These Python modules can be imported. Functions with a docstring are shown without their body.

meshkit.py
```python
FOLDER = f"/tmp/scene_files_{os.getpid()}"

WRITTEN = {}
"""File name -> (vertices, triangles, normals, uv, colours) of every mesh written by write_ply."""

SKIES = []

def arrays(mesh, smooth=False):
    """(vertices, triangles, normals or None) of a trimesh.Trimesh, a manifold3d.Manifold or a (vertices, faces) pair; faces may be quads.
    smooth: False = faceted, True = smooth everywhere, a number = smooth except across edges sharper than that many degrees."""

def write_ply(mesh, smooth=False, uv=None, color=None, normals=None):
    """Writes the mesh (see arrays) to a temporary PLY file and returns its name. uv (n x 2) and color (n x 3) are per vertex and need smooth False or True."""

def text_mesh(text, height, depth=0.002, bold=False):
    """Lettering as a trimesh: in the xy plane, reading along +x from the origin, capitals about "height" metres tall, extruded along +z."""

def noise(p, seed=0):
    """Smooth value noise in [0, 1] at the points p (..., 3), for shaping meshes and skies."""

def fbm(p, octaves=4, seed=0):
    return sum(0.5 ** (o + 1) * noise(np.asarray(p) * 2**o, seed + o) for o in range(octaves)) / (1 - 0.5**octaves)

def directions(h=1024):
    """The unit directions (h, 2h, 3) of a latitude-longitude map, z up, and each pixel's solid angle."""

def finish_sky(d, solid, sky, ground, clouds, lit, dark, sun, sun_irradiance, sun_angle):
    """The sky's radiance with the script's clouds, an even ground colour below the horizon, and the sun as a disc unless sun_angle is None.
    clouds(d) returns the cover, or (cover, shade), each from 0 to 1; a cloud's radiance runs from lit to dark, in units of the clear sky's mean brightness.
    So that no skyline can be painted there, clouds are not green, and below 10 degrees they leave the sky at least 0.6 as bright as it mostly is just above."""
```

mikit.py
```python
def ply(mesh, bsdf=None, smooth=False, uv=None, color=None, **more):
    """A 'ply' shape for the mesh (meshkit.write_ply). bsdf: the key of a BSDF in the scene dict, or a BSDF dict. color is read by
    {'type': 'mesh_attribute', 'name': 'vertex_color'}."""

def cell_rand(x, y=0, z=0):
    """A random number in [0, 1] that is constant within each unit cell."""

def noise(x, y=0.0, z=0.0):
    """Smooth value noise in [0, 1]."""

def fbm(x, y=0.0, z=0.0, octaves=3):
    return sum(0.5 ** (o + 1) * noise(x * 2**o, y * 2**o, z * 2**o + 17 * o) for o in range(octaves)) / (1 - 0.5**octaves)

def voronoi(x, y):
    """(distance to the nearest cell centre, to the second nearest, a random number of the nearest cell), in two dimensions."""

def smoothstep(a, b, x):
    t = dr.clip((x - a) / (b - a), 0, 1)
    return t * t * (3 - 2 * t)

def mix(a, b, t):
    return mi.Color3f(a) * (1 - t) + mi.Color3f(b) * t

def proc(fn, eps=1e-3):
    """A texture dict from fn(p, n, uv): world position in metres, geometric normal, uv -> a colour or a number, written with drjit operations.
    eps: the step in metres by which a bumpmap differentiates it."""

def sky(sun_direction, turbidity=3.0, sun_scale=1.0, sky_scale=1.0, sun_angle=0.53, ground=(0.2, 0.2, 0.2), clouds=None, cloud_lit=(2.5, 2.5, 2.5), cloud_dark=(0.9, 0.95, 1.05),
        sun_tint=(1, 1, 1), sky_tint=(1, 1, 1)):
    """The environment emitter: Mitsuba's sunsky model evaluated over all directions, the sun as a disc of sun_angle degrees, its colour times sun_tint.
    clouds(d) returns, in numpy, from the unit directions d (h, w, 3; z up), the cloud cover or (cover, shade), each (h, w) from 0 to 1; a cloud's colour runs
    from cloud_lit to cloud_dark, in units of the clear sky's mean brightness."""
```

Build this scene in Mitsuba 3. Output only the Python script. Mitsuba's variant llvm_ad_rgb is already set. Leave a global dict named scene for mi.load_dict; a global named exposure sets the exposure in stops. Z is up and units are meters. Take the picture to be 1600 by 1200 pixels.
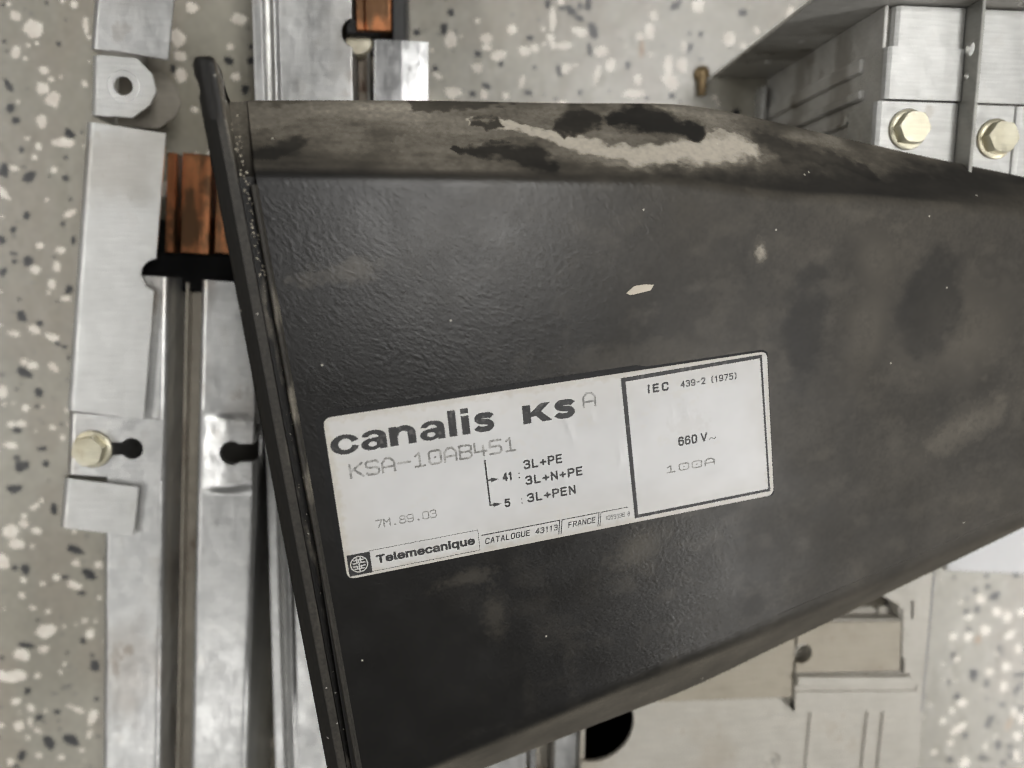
import math, random
import numpy as np, trimesh, drjit as dr, mitsuba as mi
import mikit, meshkit
import manifold3d as m3
from shapely.geometry import Polygon, LineString, Point, box as sbox
from shapely import affinity, union_all
from mikit import proc, noise, fbm, voronoi, smoothstep, mix, cell_rand

T = mi.ScalarTransform4f
rng = random.Random(7)
scene, labels = {}, {}

# ------------------------------------------------------------------ camera, light, exposure
FPX, HCAM = 1209.0, 0.40
_n = np.array([(694 - 800) / FPX, (600 - 440) / FPX, 1.0]); _n /= np.linalg.norm(_n)
_y = np.array([0, 1.0, 0]); _y -= _y @ _n * _n; _y /= np.linalg.norm(_y)
ROT = np.array([-np.cross(_y, -_n), _y, -_n])          # camera (right, up, forward) -> world
EYE = np.array([0, 0, HCAM])


def at(u, v, z=0.0):
    """The point at height z that the photograph shows at pixel (u, v) of 1600 x 1200."""
    d = ROT @ np.array([(u - 800) / FPX, (600 - v) / FPX, 1.0])
    return EYE + (z - HCAM) / d[2] * d


scene['camera'] = {'type': 'thinlens', 'fov': 2 * math.degrees(math.atan(800 / FPX)), 'fov_axis': 'x', 'near_clip': 0.02, 'far_clip': 20.0,
                   'aperture_radius': 0.0023, 'focus_distance': 0.252,
                   'to_world': T().look_at(origin=EYE.tolist(), target=(EYE + ROT[:, 2]).tolist(), up=ROT[:, 1].tolist())}
exposure = -0.2
scene['room_light'] = {'type': 'constant', 'radiance': {'type': 'rgb', 'value': [0.11, 0.11, 0.107]}}


def lamp(key, x, y, sx, sy, power, label):
    m = T().translate([x, y, 2.45]).rotate([1, 0, 0], 180).scale([sx / 2, sy / 2, 1])
    scene[key + '__diffuser'] = {'type': 'rectangle', 'to_world': m, 'emitter': {'type': 'area', 'radiance': {'type': 'rgb', 'value': [power, power * 0.985, power * 0.965]}}}
    b = trimesh.creation.box((sx + 0.06, sy + 0.06, 0.06)); b.apply_translation((x, y, 2.49))
    scene[key + '__housing'] = mikit.ply(b, 'white_enamel')
    labels[key] = {'label': label, 'category': 'lamp'}


lamp('ceiling_lamp', 0.82, 0.38, 0.60, 1.5, 17.0, 'long ceiling lamp nearest to the bench parts, above their upper right')
lamp('ceiling_lamp_001', 2.7, -1.6, 0.60, 1.8, 25.0, 'wide long ceiling lamp farthest to the right of the parts')
lamp('ceiling_lamp_002', -2.0, 0.2, 0.45, 2.4, 12.0, 'narrow ceiling lamp farthest to the left of the parts')
lamp('ceiling_lamp_003', -0.95, -1.62, 1.1, 0.40, 6.0, 'short crosswise ceiling lamp to the lower left of the parts')

# ------------------------------------------------------------------ the black unit's own frame (X along it, Y across, N out of its face)
OX = None
_d = ROT @ np.array([(543 - 800) / FPX, (600 - 905) / FPX, 1.0])
UX = np.array([0.9793906103780312, 0.1250028863176305, -0.15864523540153644])
UY = np.array([-0.11189606867648098, 0.9897214577537922, 0.08905454887439498])
UN = np.array([0.16814666929631605, -0.0694674108233471, 0.9833112341658774])
UO = EYE + _d * (-0.22883192477047146 / (UN @ _d))     # the label's lower left corner


def unit(p):
    """Unit-frame millimetres -> world metres."""
    p = np.asarray(p, float) * 1e-3
    return UO + p[..., :1] * UX + p[..., 1:2] * UY + p[..., 2:3] * UN


def lcl(p):
    """In textures: world point -> unit-frame millimetres."""
    q = [p.x - float(UO[0]), p.y - float(UO[1]), p.z - float(UO[2])]
    return [1000.0 * (q[0] * float(a[0]) + q[1] * float(a[1]) + q[2] * float(a[2])) for a in (UX, UY, UN)]


# ------------------------------------------------------------------ materials
def C(*v):
    return {'type': 'rgb', 'value': list(v)}


def pr(key, base, rough=0.5, metallic=0.0, spec=0.5, bump=None, scale=1.0, **kw):
    d = {'type': 'principled', 'base_color': base if isinstance(base, dict) else C(*base), 'roughness': rough, 'metallic': metallic, 'specular': spec, **kw}
    if bump is not None:
        d = {'type': 'bumpmap', 'arbitrary': bump, 'scale': scale, 'bsdf': d}
    scene[key] = {'type': 'twosided', 'bsdf': d}


def blob(x, y, cx, cy, rx, ry, rot=0.0):
    c, s = math.cos(math.radians(rot)), math.sin(math.radians(rot))
    dx, dy = x - cx, y - cy
    return dr.sqrt(dr.square((dx * c + dy * s) / rx) + dr.square((dy * c - dx * s) / ry))


def chain(x, y, pts):
    """Distance to a polyline of (x, y, width) over its local width."""
    best = mi.Float(9)
    for (x0, y0, a), (x1, y1, b) in zip(pts[:-1], pts[1:]):
        L = (x1 - x0) ** 2 + (y1 - y0) ** 2
        t = dr.clip(((x - x0) * (x1 - x0) + (y - y0) * (y1 - y0)) / L, 0, 1)
        best = dr.minimum(best, dr.sqrt(dr.square(x - x0 - t * (x1 - x0)) + dr.square(y - y0 - t * (y1 - y0))) / (a + t * (b - a)))
    return best


def plastic_color(p, n, uv):
    X, Y, N = lcl(p)
    w1, w2 = fbm(X * .05 + 3, Y * .05, N * .05, 4), fbm(X * .13, Y * .17 + 9, N * .13 + 5, 4)
    fine = fbm(X * 0.9, Y * 0.9, N * 0.9, 3)
    streak = fbm(X * .035 + 20, (Y + .1 * X) * .16, N * .16, 4)
    face = smoothstep(-2.2, -0.3, N)
    # dust on the face, with its sheen put into the colour: little at the flange and the lower left, more towards the cable end
    df = 0.006 + 0.17 * smoothstep(35, 200, X + 0.25 * (Y - 25)) + 0.045 * smoothstep(62, 108, Y) * smoothstep(-8, 40, X)
    df = df * (0.55 + .9 * w1) + 0.07 * smoothstep(.45, .85, w2) * smoothstep(0, 110, X)
    for cx, cy, rx, ry, ro, a in ((13, 94, 17, 4, 4, .15), (105, 55, 40, 8, -5, .1), (187, 52, 9, 24, -20, .10), (190, 78, 9, 12, 30, .08), (146, 86, 3, 5, 0, .45), (37, -8, 12, 4, 5, .12), (45, -22, 6, 9, 0, .1), (232, 12, 22, 9, 20, .2), (97, -10, 12, 8, 30, .14), (226, 50, 25, 20, 0, .08)):
        d = blob(X, Y, cx, cy, rx, ry, ro) + 1.2 * (w2 - .5) + .6 * (fine - .5)
        df = df + a * (1 - smoothstep(.35, 1.1, d))
    for cx, cy, rx, ry, ro in ((163, 60, 9, 22, -8), (214, 60, 15, 20, 0)):      # wiped darker
        d = blob(X, Y, cx, cy, rx, ry, ro) + .8 * (w2 - .5)
        df = df * (1 - .55 * (1 - smoothstep(.6, 1.15, d)))
    # the shoulder that slopes to the top: brown dust, a pale scuffed streak and rubbed black patches
    dt = 0.29 + .65 * (w1 - .42) + .5 * (streak - .4)
    wx = 9.0 * (fbm(X * .11 + 7, Y * .11, N * .11, 3) - .5) + 3.0 * (fbm(X * .45, Y * .45 + 3, N * .45, 3) - .5)
    warp = 7.0 * (fbm(X * .13, Y * .13 + 40, N * .13, 3) - .5) + 3.2 * (fbm(X * .42 + 11, Y * .5, N * .5, 4) - .5)
    XO, X = X, X + wx
    pale = 1 - smoothstep(.25, 1.25, chain(X, Y + warp, ((58, 134, 1.4), (70, 131.5, 2.8), (80, 128, 3.6), (90, 124, 4.6), (100, 121.5, 5.0), (110, 120, 5.4), (122, 119.6, 5.6), (135, 120, 6.5), (145, 120.5, 7.5), (149, 119.5, 6))))
    pale = dr.maximum(pale, .8 * (1 - smoothstep(.4, 1.1, chain(X, Y + warp, ((128, 122, 3), (140, 124, 4), (148, 122.5, 4))))))
    pale = dr.maximum(pale, .55 * (1 - smoothstep(.3, 1.2, chain(X, Y + warp, ((-14, 139, 8), (0, 140, 7), (10, 141, 4))))))
    pale = dr.maximum(pale, .5 * (1 - smoothstep(.2, 1.3, chain(X, Y + warp, ((35, 128, 4), (62, 130, 4), (90, 128, 5), (110, 126, 4), (134, 131, 3), (156, 130, 2))))))
    dt = dr.maximum(dt, .95 * pale)
    dt = dt * (.16 + .84 * smoothstep(114.5, 127, Y + .055 * X + 1.0 * warp + 9 * pale))
    for a, pts in ((.80, ((84, 129, 2), (92, 133, 4.2), (98, 132.5, 3))), (.92, ((103, 131, 2.5), (112, 132.5, 4.6), (122, 130, 4.6), (134, 125.5, 2.5))), (.8, ((59, 133.6, 1.4), (65.5, 132.8, 1.4))), (.6, ((62, 127.2, .9), (65, 127, .9))),
                   (.82, ((48, 125.5, 1), (62, 124, 3), (72, 121, 4), (79, 117.5, 3))), (.75, ((-8, 129, 3), (3, 130.5, 3.4))), (.55, ((40, 141, 1.8), (56, 140, 3), (72, 139.5, 1))), (.6, ((158, 122, 4), (165, 117, 5), (182, 113, 4), (195, 107, 3)))):
        dt = dt * (1 - a * (1 - smoothstep(.45, 1.2, chain(X, Y + warp, pts))))
    X = XO
    upper = smoothstep(85, 100, Y)
    dl = 0.22 + .3 * (w1 - .4) + .12 * (streak - .5)  # lower bevel: dust, plus the sheen of its rounded edge painted in
    side = dt * upper + dl * (1 - upper)
    dust_sheen = dr.clip(df * face + side * (1 - face), 0, 1)
    dust_sheen = dust_sheen * (.82 + .36 * fine)
    c = mix((.0075, .0072, .0068), mix((.21, .186, .146), (.46, .42, .35), smoothstep(.25, .9, dust_sheen)), dr.clip(dust_sheen, 0, 1))
    # single pale specks
    d1, _, r = voronoi(X * .16 + 40, Y * .16)
    speck = .75 * (1 - smoothstep(.010, .03 + .05 * r, d1)) * dr.select(r > .985, 1.0, 0.0)
    return mix(c, (.55, .52, .45), speck)


def plastic_bump(p, n, uv):
    X, Y, N = lcl(p)
    return noise(X * 2.2, Y * 2.2, N * 2.2) * .7 + noise(X * 4.1, Y * 4.1, N * 4.1) * .3


def plastic_rough(p, n, uv):
    X, Y, N = lcl(p)
    return .26 + .29 * smoothstep(100, 210, X) + .12 * fbm(X * .1, Y * .1, 0, 3) + .3 * (1 - smoothstep(-2.2, -.3, N))


pr('black_plastic', proc(plastic_color), proc(plastic_rough), 0, .29)


def rim_color(p, n, uv):
    X, Y, N = lcl(p)
    w, f = fbm(X * .25, Y * .07, N * .2, 4), fbm(X * 1.3, Y * 1.3, N * 1.3, 2)
    X = X + .016 * (Y - 40)
    d = .02 + .45 * smoothstep(118, 140, Y) * smoothstep(-12.2, -11.2, X) + .09 * smoothstep(-14.0, -13.2, X) * smoothstep(-1.6, -.5, N) * (.5 + .8 * w) * (1 - smoothstep(134, 141, Y))  # dust near the lug; the flat top's lit band is painted in
    d = d + .4 * smoothstep(.58, .75, w) * smoothstep(-12, -10, X)
    c = mix((.006, .0058, .0055), (.25, .225, .18), dr.clip(d * (.6 + .8 * f), 0, 1))
    d1, _, r = voronoi(X * .3 + Y * .01, Y * .3 + N * .2)
    return mix(c, (.5, .47, .42), dr.select((d1 < .03 + .06 * r * r) & (r > .93), .6, 0.0))


pr('rim_plastic', proc(rim_color), .5, 0, .25)


def steel(key, a, b, grime, rough, seed, metallic=.85, amount=.5, spangle=.5):
    def color(p, n, uv):
        x, y, z = p.x * 1000 + seed, p.y * 1000, p.z * 1000
        big, mid = fbm(x * .03, y * .022, z * .05, 4), fbm(x * .16, y * .12, z * .16, 4)
        d, e, r = voronoi(x * .22 + .8 * mid, y * .22 + z * .22)
        c = mix(a, b, dr.clip(.5 + spangle * (r - .5) + 1.1 * (mid - .5), 0, 1))
        c = c * (.88 + .24 * fbm(x * .12, y * 1.8, z * .3, 3))
        return mix(c, grime, amount * smoothstep(.5, .72, big) + amount * .8 * smoothstep(.60, .75, mid) * smoothstep(.35, .6, big))

    def roughness(p, n, uv):
        x, y, z = p.x * 1000 + seed, p.y * 1000, p.z * 1000
        return rough + .22 * (fbm(x * .09, y * .06, z * .1, 3) - .5) + .12 * (fbm(x * .6, y * .25, z * .6, 2) - .5)

    def bump(p, n, uv):
        x, y, z = p.x * 1000 + seed, p.y * 1000, p.z * 1000
        return fbm(x * .10, y * .08, z * .1, 2) * .8 + .12 * noise(x * .9, y * .6, z * .9) + .05 * noise(x * 2.6, y * 2.6, z * 2.6)

    pr(key, proc(color), proc(roughness), metallic, .5, proc(bump, 4e-4), 2.2e-4)


steel('galvanised_steel', (.50, .50, .49), (.68, .68, .66), (.30, .265, .225), .36, 11.0, .88, .5)
steel('zinc_plate', (.52, .52, .50), (.63, .63, .61), (.36, .33, .28), .44, 217.0, .8, .45, .25)
steel('dull_zinc', (.42, .42, .40), (.52, .52, .50), (.30, .27, .22), .46, 517.0, .7, .6, .3)
steel('bright_zinc', (.74, .74, .74), (.86, .86, .85), (.6, .57, .52), .27, 431.0, .95, .2, .5)
steel('dark_steel', (.26, .26, .24), (.34, .33, .30), (.12, .10, .08), .45, 77.0, .7, .5)
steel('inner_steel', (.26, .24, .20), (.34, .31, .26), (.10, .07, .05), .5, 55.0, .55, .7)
steel('dull_steel', (.46, .45, .42), (.54, .53, .50), (.14, .12, .09), .5, 707.0, .25, .5)
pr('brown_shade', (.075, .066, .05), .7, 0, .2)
pr('grey_enamel', (.25, .25, .255), .5)
steel('browned_enamel', (.265, .235, .18), (.315, .285, .225), (.22, .18, .13), .5, 603.0, .1, .6, .1)  # browner enamel; on the step plate it holds the unit's shade
steel('dusty_enamel', (.35, .33, .285), (.41, .39, .345), (.30, .26, .20), .5, 303.0, .15, .6, .1)
steel('yellow_zinc', (.52, .485, .36), (.66, .63, .50), (.34, .27, .14), .38, 91.0, .8, .6, .3)
steel('brown_brass', (.20, .14, .07), (.30, .22, .12), (.08, .06, .03), .4, 19.0, .7, .5, .2)


def copper_color(p, n, uv):
    x, y, z = p.x * 1000, p.y * 1000, p.z * 1000
    m = .2 * fbm(x * .6 + 5, y * .05 + 2, z * .2, 3) + .8 * fbm(x * .12 + 3.4, y * .085 + 7, z * .2, 4)
    c = mix((.66, .28, .125), (.46, .18, .08), fbm(x * .3, y * .06, 0, 3))
    return mix(c, (.13, .080, .045), .88 * smoothstep(.37, .54, m))


pr('copper', proc(copper_color), .38, .9, .5, proc(lambda p, n, uv: fbm(p.x * 900, p.y * 120, p.z * 900, 3), 4e-4), 1e-4)
pr('black_insulator', (.008, .0075, .007), .55, 0, .4)
pr('dark_insulator', (.03, .03, .029), .5, 0, .4)
pr('cream_insulator', (.62, .57, .43), .45)
pr('white_enamel', (.52, .52, .52), .4)
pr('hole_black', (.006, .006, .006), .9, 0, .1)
pr('crumbs', (.5, .45, .37), .9)


def floor_color(p, n, uv):
    x, y = p.x * 1000, p.y * 1000
    a, b = fbm(x * .012 + 9, y * .012, 0, 4), fbm(x * .4, y * .4, 0, 3)
    c = mix((.220, .204, .158), (.268, .252, .202), smoothstep(.3, .7, a))
    c = mix(c, (.22, .19, .145), .5 * smoothstep(.56, .72, fbm(x * .03 + 70, y * .03 + 4, 0, 3)))
    return c * (.90 + .2 * b)


FB = proc(lambda p, n, uv: fbm(p.x * 160, p.y * 160, 0, 3), 5e-4)
pr('terrazzo', proc(floor_color), .38, 0, 1.0, FB, 2e-4)
for key, a, b in (('pale_stone', (.60, .54, .47), (.74, .70, .62)), ('dark_stone', (.014, .015, .015), (.036, .036, .035)), ('brown_stone', (.26, .17, .10), (.34, .26, .18)), ('grey_stone', (.13, .125, .11), (.2, .19, .165))):
    pr(key, proc(lambda p, n, uv, a=a, b=b: mix(a, b, dr.clip(1.8 * fbm(p.x * 260, p.y * 260, 0, 3) - .4, 0, 1))), .34, 0, .55)


def paper(p, n, uv):
    X, Y, N = lcl(p)
    w, f = fbm(X * .06 + 2, Y * .08, 0, 4), fbm(X * .7, Y * .7, 0, 3)
    c = mix((.45, .45, .443), (.53, .527, .516), w)
    c = mix(c, (.48, .46, .41), .30 * smoothstep(.55, .75, fbm(X * .11 + 30, Y * .15, 0, 4)) * smoothstep(.4, .7, f))
    c = mix(c, (.42, .39, .32), .3 * (1 - smoothstep(.0, 3.0, X + 2 * (f - .5))) * .6)
    rim = dr.minimum(dr.minimum(X, 148.5 - X), dr.minimum(Y, 52.0 - Y))
    c = mix(c, (.36, .32, .24), .30 * (1 - smoothstep(.1, 2.6, rim + 3.5 * (f - .5))) + .16 * (1 - smoothstep(2, 16, rim + 14 * (w - .5))))
    d = blob(X, Y, 118, 31, 8, 4.5) + 1.4 * (f - .5)
    c = mix(c, (.45, .44, .42), .45 * (1 - smoothstep(.4, 1.1, d)))
    d = blob(X, Y, 119, 9, 12, 4) + 1.4 * (f - .5)
    return mix(c, (.5, .49, .47), .3 * (1 - smoothstep(.4, 1.1, d)))


def paper_bump(p, n, uv):
    X, Y, N = lcl(p)
    h = .0 * X
    for cx, cy, rx, ry, ro, a in ((92.5, 25.5, 2.2, 4.2, 4, .30), (75.5, 38, 2.2, 7, 8, .22), (116, 37, 3.4, 7, 12, .22), (82, 41, 3, 6, 0, .15), (103, 30, 8, 10, 20, .12), (126, 12, 12, 5, 10, .12)):
        h = h + a * dr.exp(-2 * dr.square(blob(X, Y, cx, cy, rx, ry, ro)))
    return h + .05 * fbm(X * .25, Y * .25, 0, 3) + .006 * noise(X * 2, Y * 2)


pr('label_paper', proc(paper), .38, 0, .5, proc(paper_bump, 4e-4), 1e-3)
pr('label_black', (.007, .007, .007), .45, 0, .2)
pr('print_black', proc(lambda p, n, uv: mix((.012, .012, .012), (.10, .095, .09), smoothstep(.62, .8, fbm(lcl(p)[0] * .5, lcl(p)[1] * .5, 0, 3)) * .5)), .5)


def stamp(p, n, uv):
    X, Y, N = lcl(p)
    return mix((.15, .147, .138), (.32, .315, .30), smoothstep(.35, .7, fbm(X * 1.1, Y * 1.1, 0, 3)))


pr('stamp_grey', proc(stamp), .55)


# ------------------------------------------------------------------ mesh helpers
def put(key, mesh, bsdf, smooth=False, label=None, category=None, group=None, kind=None):
    k, i = key, 0
    while k in scene:
        i += 1; k = f'{key}_{i:03d}'
    scene[k] = mikit.ply(mesh, bsdf, smooth=smooth)
    d = {a: b for a, b in (('label', label), ('category', category), ('group', group), ('kind', kind)) if b}
    if d:
        labels[k] = d
    return k


def thing(key, label, category, group=None):
    labels[key] = {'label': label, 'category': category, **({'group': group} if group else {})}


def tm(m):
    if hasattr(m, 'to_mesh'):
        q = m.to_mesh()
        return trimesh.Trimesh(np.array(q.vert_properties[:, :3]), np.array(q.tri_verts), process=False)
    return m


def moved(m, M):
    m = tm(m).copy(); m.apply_transform(M); return m


def frame(o, x, y, z):
    M = np.eye(4); M[:3, 0], M[:3, 1], M[:3, 2], M[:3, 3] = x, y, z, o
    return M


def extr(poly, h):
    """shapely polygon -> Manifold of height h (z from 0)."""
    cs = m3.CrossSection([np.array(g.exterior.coords)[:-1] for g in getattr(poly, 'geoms', [poly])] + [np.array(r.coords)[:-1] for g in getattr(poly, 'geoms', [poly]) for r in g.interiors], m3.FillRule.EvenOdd)
    return m3.Manifold.extrude(cs, h)


def bar(profile, p0, p1):
    """A profile (across to the right of p0 -> p1, height), metres, run from p0 to p1 in plan."""
    p0, p1 = np.asarray(p0[:2], float), np.asarray(p1[:2], float)
    d = p1 - p0; L = np.linalg.norm(d); d = d / L
    M = np.array([[d[1], 0, d[0], p0[0]], [-d[0], 0, d[1], p0[1]], [0, 1, 0, 0]])
    return extr(profile, L).transform(M)


def fillet(pts, r, steps=6):
    return Polygon(pts).buffer(-r, quad_segs=steps).buffer(r, quad_segs=steps)


def rnd(poly, r, steps=5):
    return poly.buffer(-r, quad_segs=steps).buffer(2 * r, quad_segs=steps).buffer(-r, quad_segs=steps)


def sheet(pts, t):
    """A bent sheet's section: a polyline thickened by t, its corners rounded."""
    return LineString(pts).buffer(t / 2, cap_style='flat', join_style='round', quad_segs=5)


def bent(pts, t, r):
    """A bent sheet's section with real bend radii at its inner corners."""
    q = [np.array(p, float) for p in pts]; out = [q[0][None]]
    for k in range(1, len(q) - 1):
        out.append(bead(None, q[k - 1], q[k], q[k + 1], r, 7))
    return LineString(np.vstack(out + [q[-1][None]])).buffer(t / 2, cap_style='flat', join_style='mitre')


def bead(c, p0, p1, p2, r, n=6):
    """n+1 points rounding the corner p1"""
    a, b = p0 - p1, p2 - p1
    la, lb_ = np.linalg.norm(a), np.linalg.norm(b); a, b = a / la, b / lb_
    t = min(r / math.tan(math.acos(np.clip(a @ b, -1, 1)) / 2), .45 * la, .45 * lb_)
    q0, q2 = p1 + a * t, p1 + b * t
    s = np.linspace(0, 1, n + 1)[:, None]
    return (1 - s) ** 2 * q0 + 2 * s * (1 - s) * p1 + s ** 2 * q2


def block(x0, x1, y0, y1, z0, z1, c=.0006):
    a = [m3.Manifold.cube((x1 - x0 - 2 * c * (k != 0), y1 - y0 - 2 * c * (k != 1), z1 - z0 - 2 * c * (k != 2)), True) for k in range(3)]
    return m3.Manifold.batch_hull(a).translate(((x0 + x1) / 2, (y0 + y1) / 2, (z0 + z1) / 2))


def plate(pts, z0, z1, c=.0004):
    """A convex plate in plan with chamfered upper edges."""
    p = Polygon([q[:2] for q in pts])
    a = extr(p, z1 - z0 - c).translate((0, 0, z0)); b = extr(p.buffer(-c, join_style='mitre'), 1e-5).translate((0, 0, z1 - 1e-5))
    return m3.Manifold.batch_hull([a, b])


def cyl(x, y, z0, z1, r, n=40, r2=None):
    return m3.Manifold.cylinder(z1 - z0, r, r if r2 is None else r2, n).translate((x, y, z0))


def lathe(prof, x, y, n=48):
    m = trimesh.creation.revolve(np.array(prof), sections=n); m.apply_translation((x, y, 0)); return m


def hex_bolt(parent, x, y, z, af=.0117, fl=.0082, h=.0052, rot=0.0):
    """flange-headed hexagon bolt: washer face below, chamfered hexagon with a shallow dished top above"""
    R = af / math.sqrt(3)
    hx = m3.Manifold.cylinder(h, R, R, 6).rotate((0, 0, rot)) ^ m3.Manifold.cylinder(h + .0001, R * 1.75, R * .90, 48)
    k = put(parent + '__bolt', tm(hx.translate((x, y, z + .001))), 'yellow_zinc')
    put(k + '__flange', lathe([(0, z), (fl, z), (fl + .0001, z + .0004), (fl - .0002, z + .0009), (fl * .9, z + .0011), (R * .95, z + .0014), (0, z + .0014)], x, y), 'yellow_zinc', smooth=35)


def mm(*p):
    return np.array(p, float) * 1e-3


# ------------------------------------------------------------------ the setting: terrazzo floor
fl = trimesh.Trimesh([(-2.5, -2.5, 0), (2.5, -2.5, 0), (2.5, 2.5, 0), (-2.5, 2.5, 0)], [(0, 1, 2), (0, 2, 3)], process=False)
put('floor', fl, 'terrazzo', kind='structure')


def chip_mesh(x, y, a, b, rot, seed, h):
    g = random.Random(seed); n = g.choice((7, 8, 9))
    ph = [g.uniform(.80, 1.22) for _ in range(n)]; k = g.randrange(n); ph[k] *= 1.12; ph[(k + 4) % n] *= .86
    pts = []
    for i in range(n):
        t = 2 * math.pi * (i + g.uniform(-.32, .32)) / n
        pts.append((a * ph[i] * math.cos(t), b * ph[i] * math.sin(t)))
    c, s = math.cos(rot), math.sin(rot)
    pts = np.array([(x + c * q[0] - s * q[1], y + s * q[0] + c * q[1]) for q in pts])
    v = np.vstack([np.c_[pts, np.zeros(n) - .0001], np.c_[pts, np.full(n, h)], [[x, y, h]]])
    f = [t for i in range(n) for t in ((i, (i + 1) % n, n + (i + 1) % n), (i, n + (i + 1) % n, n + i), (n + i, n + (i + 1) % n, 2 * n))]
    return trimesh.Trimesh(v, f, process=False)


W0 = [(55,25,14,18),(98,100,32,38,-20),(205,180,62,62,20),(230,272,13,13),(103,325,28,40,18),(160,368,14,14),(278,437,30,26),(320,495,17,17),(265,552,38,42),(330,622,50,48,10),(258,757,36,42,-15),(410,893,75,33,3),(240,915,24,24),(215,985,18,18),(90,1050,35,18,5),(338,1063,20,20),(390,8,18,14),(463,28,24,24),(535,150,18,60),(530,522,20,22),(15,1190,45,18,40)]
K0 = [(57,540,20,48,-28),(65,675,28,36,15),(100,750,27,27),(435,835,40,28,35),(137,938,20,20),(410,985,16,14),(28,1065,32,48,15),(183,1110,52,30,-40),(412,1112,21,21),(28,258,13,13),(513,825,9,12),(20,30,15,10),(150,1045,16,8,25)]
W1 = [(30,20,50,20,38),(437,135,45,24,-25),(245,338,28,26),(380,362,34,25),(357,463,28,38,-10),(218,483,34,32),(327,583,26,34),(415,665,35,20),(92,885,45,24,5),(218,862,40,26,40),(328,907,45,24,25),(150,1062,22,24),(203,1087,36,28,-15),(333,1095,44,28,45)]
K1 = [(167,143,24,32),(82,237,20,26),(12,303,26,30),(85,385,28,14,10),(90,432,20,20),(177,437,36,38,10),(18,500,22,34,30),(460,300,16,30),(430,612,38,24,-45),(118,670,14,11),(133,775,34,46),(250,820,28,20,20),(360,948,26,14,10),(405,968,22,13),(160,1130,60,32,35)]
W2 = [(15,45,35,45),(160,150,28,28),(70,252,28,22),(135,248,35,22),(328,272,22,17),(68,385,48,26),(390,335,18,20),(218,765,40,17,-35),(152,825,20,20),(147,870,28,28),(65,915,50,46),(105,1000,56,38),(228,917,38,24),(20,1115,45,50),(475,1118,28,24),(615,1125,28,26)]
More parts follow.
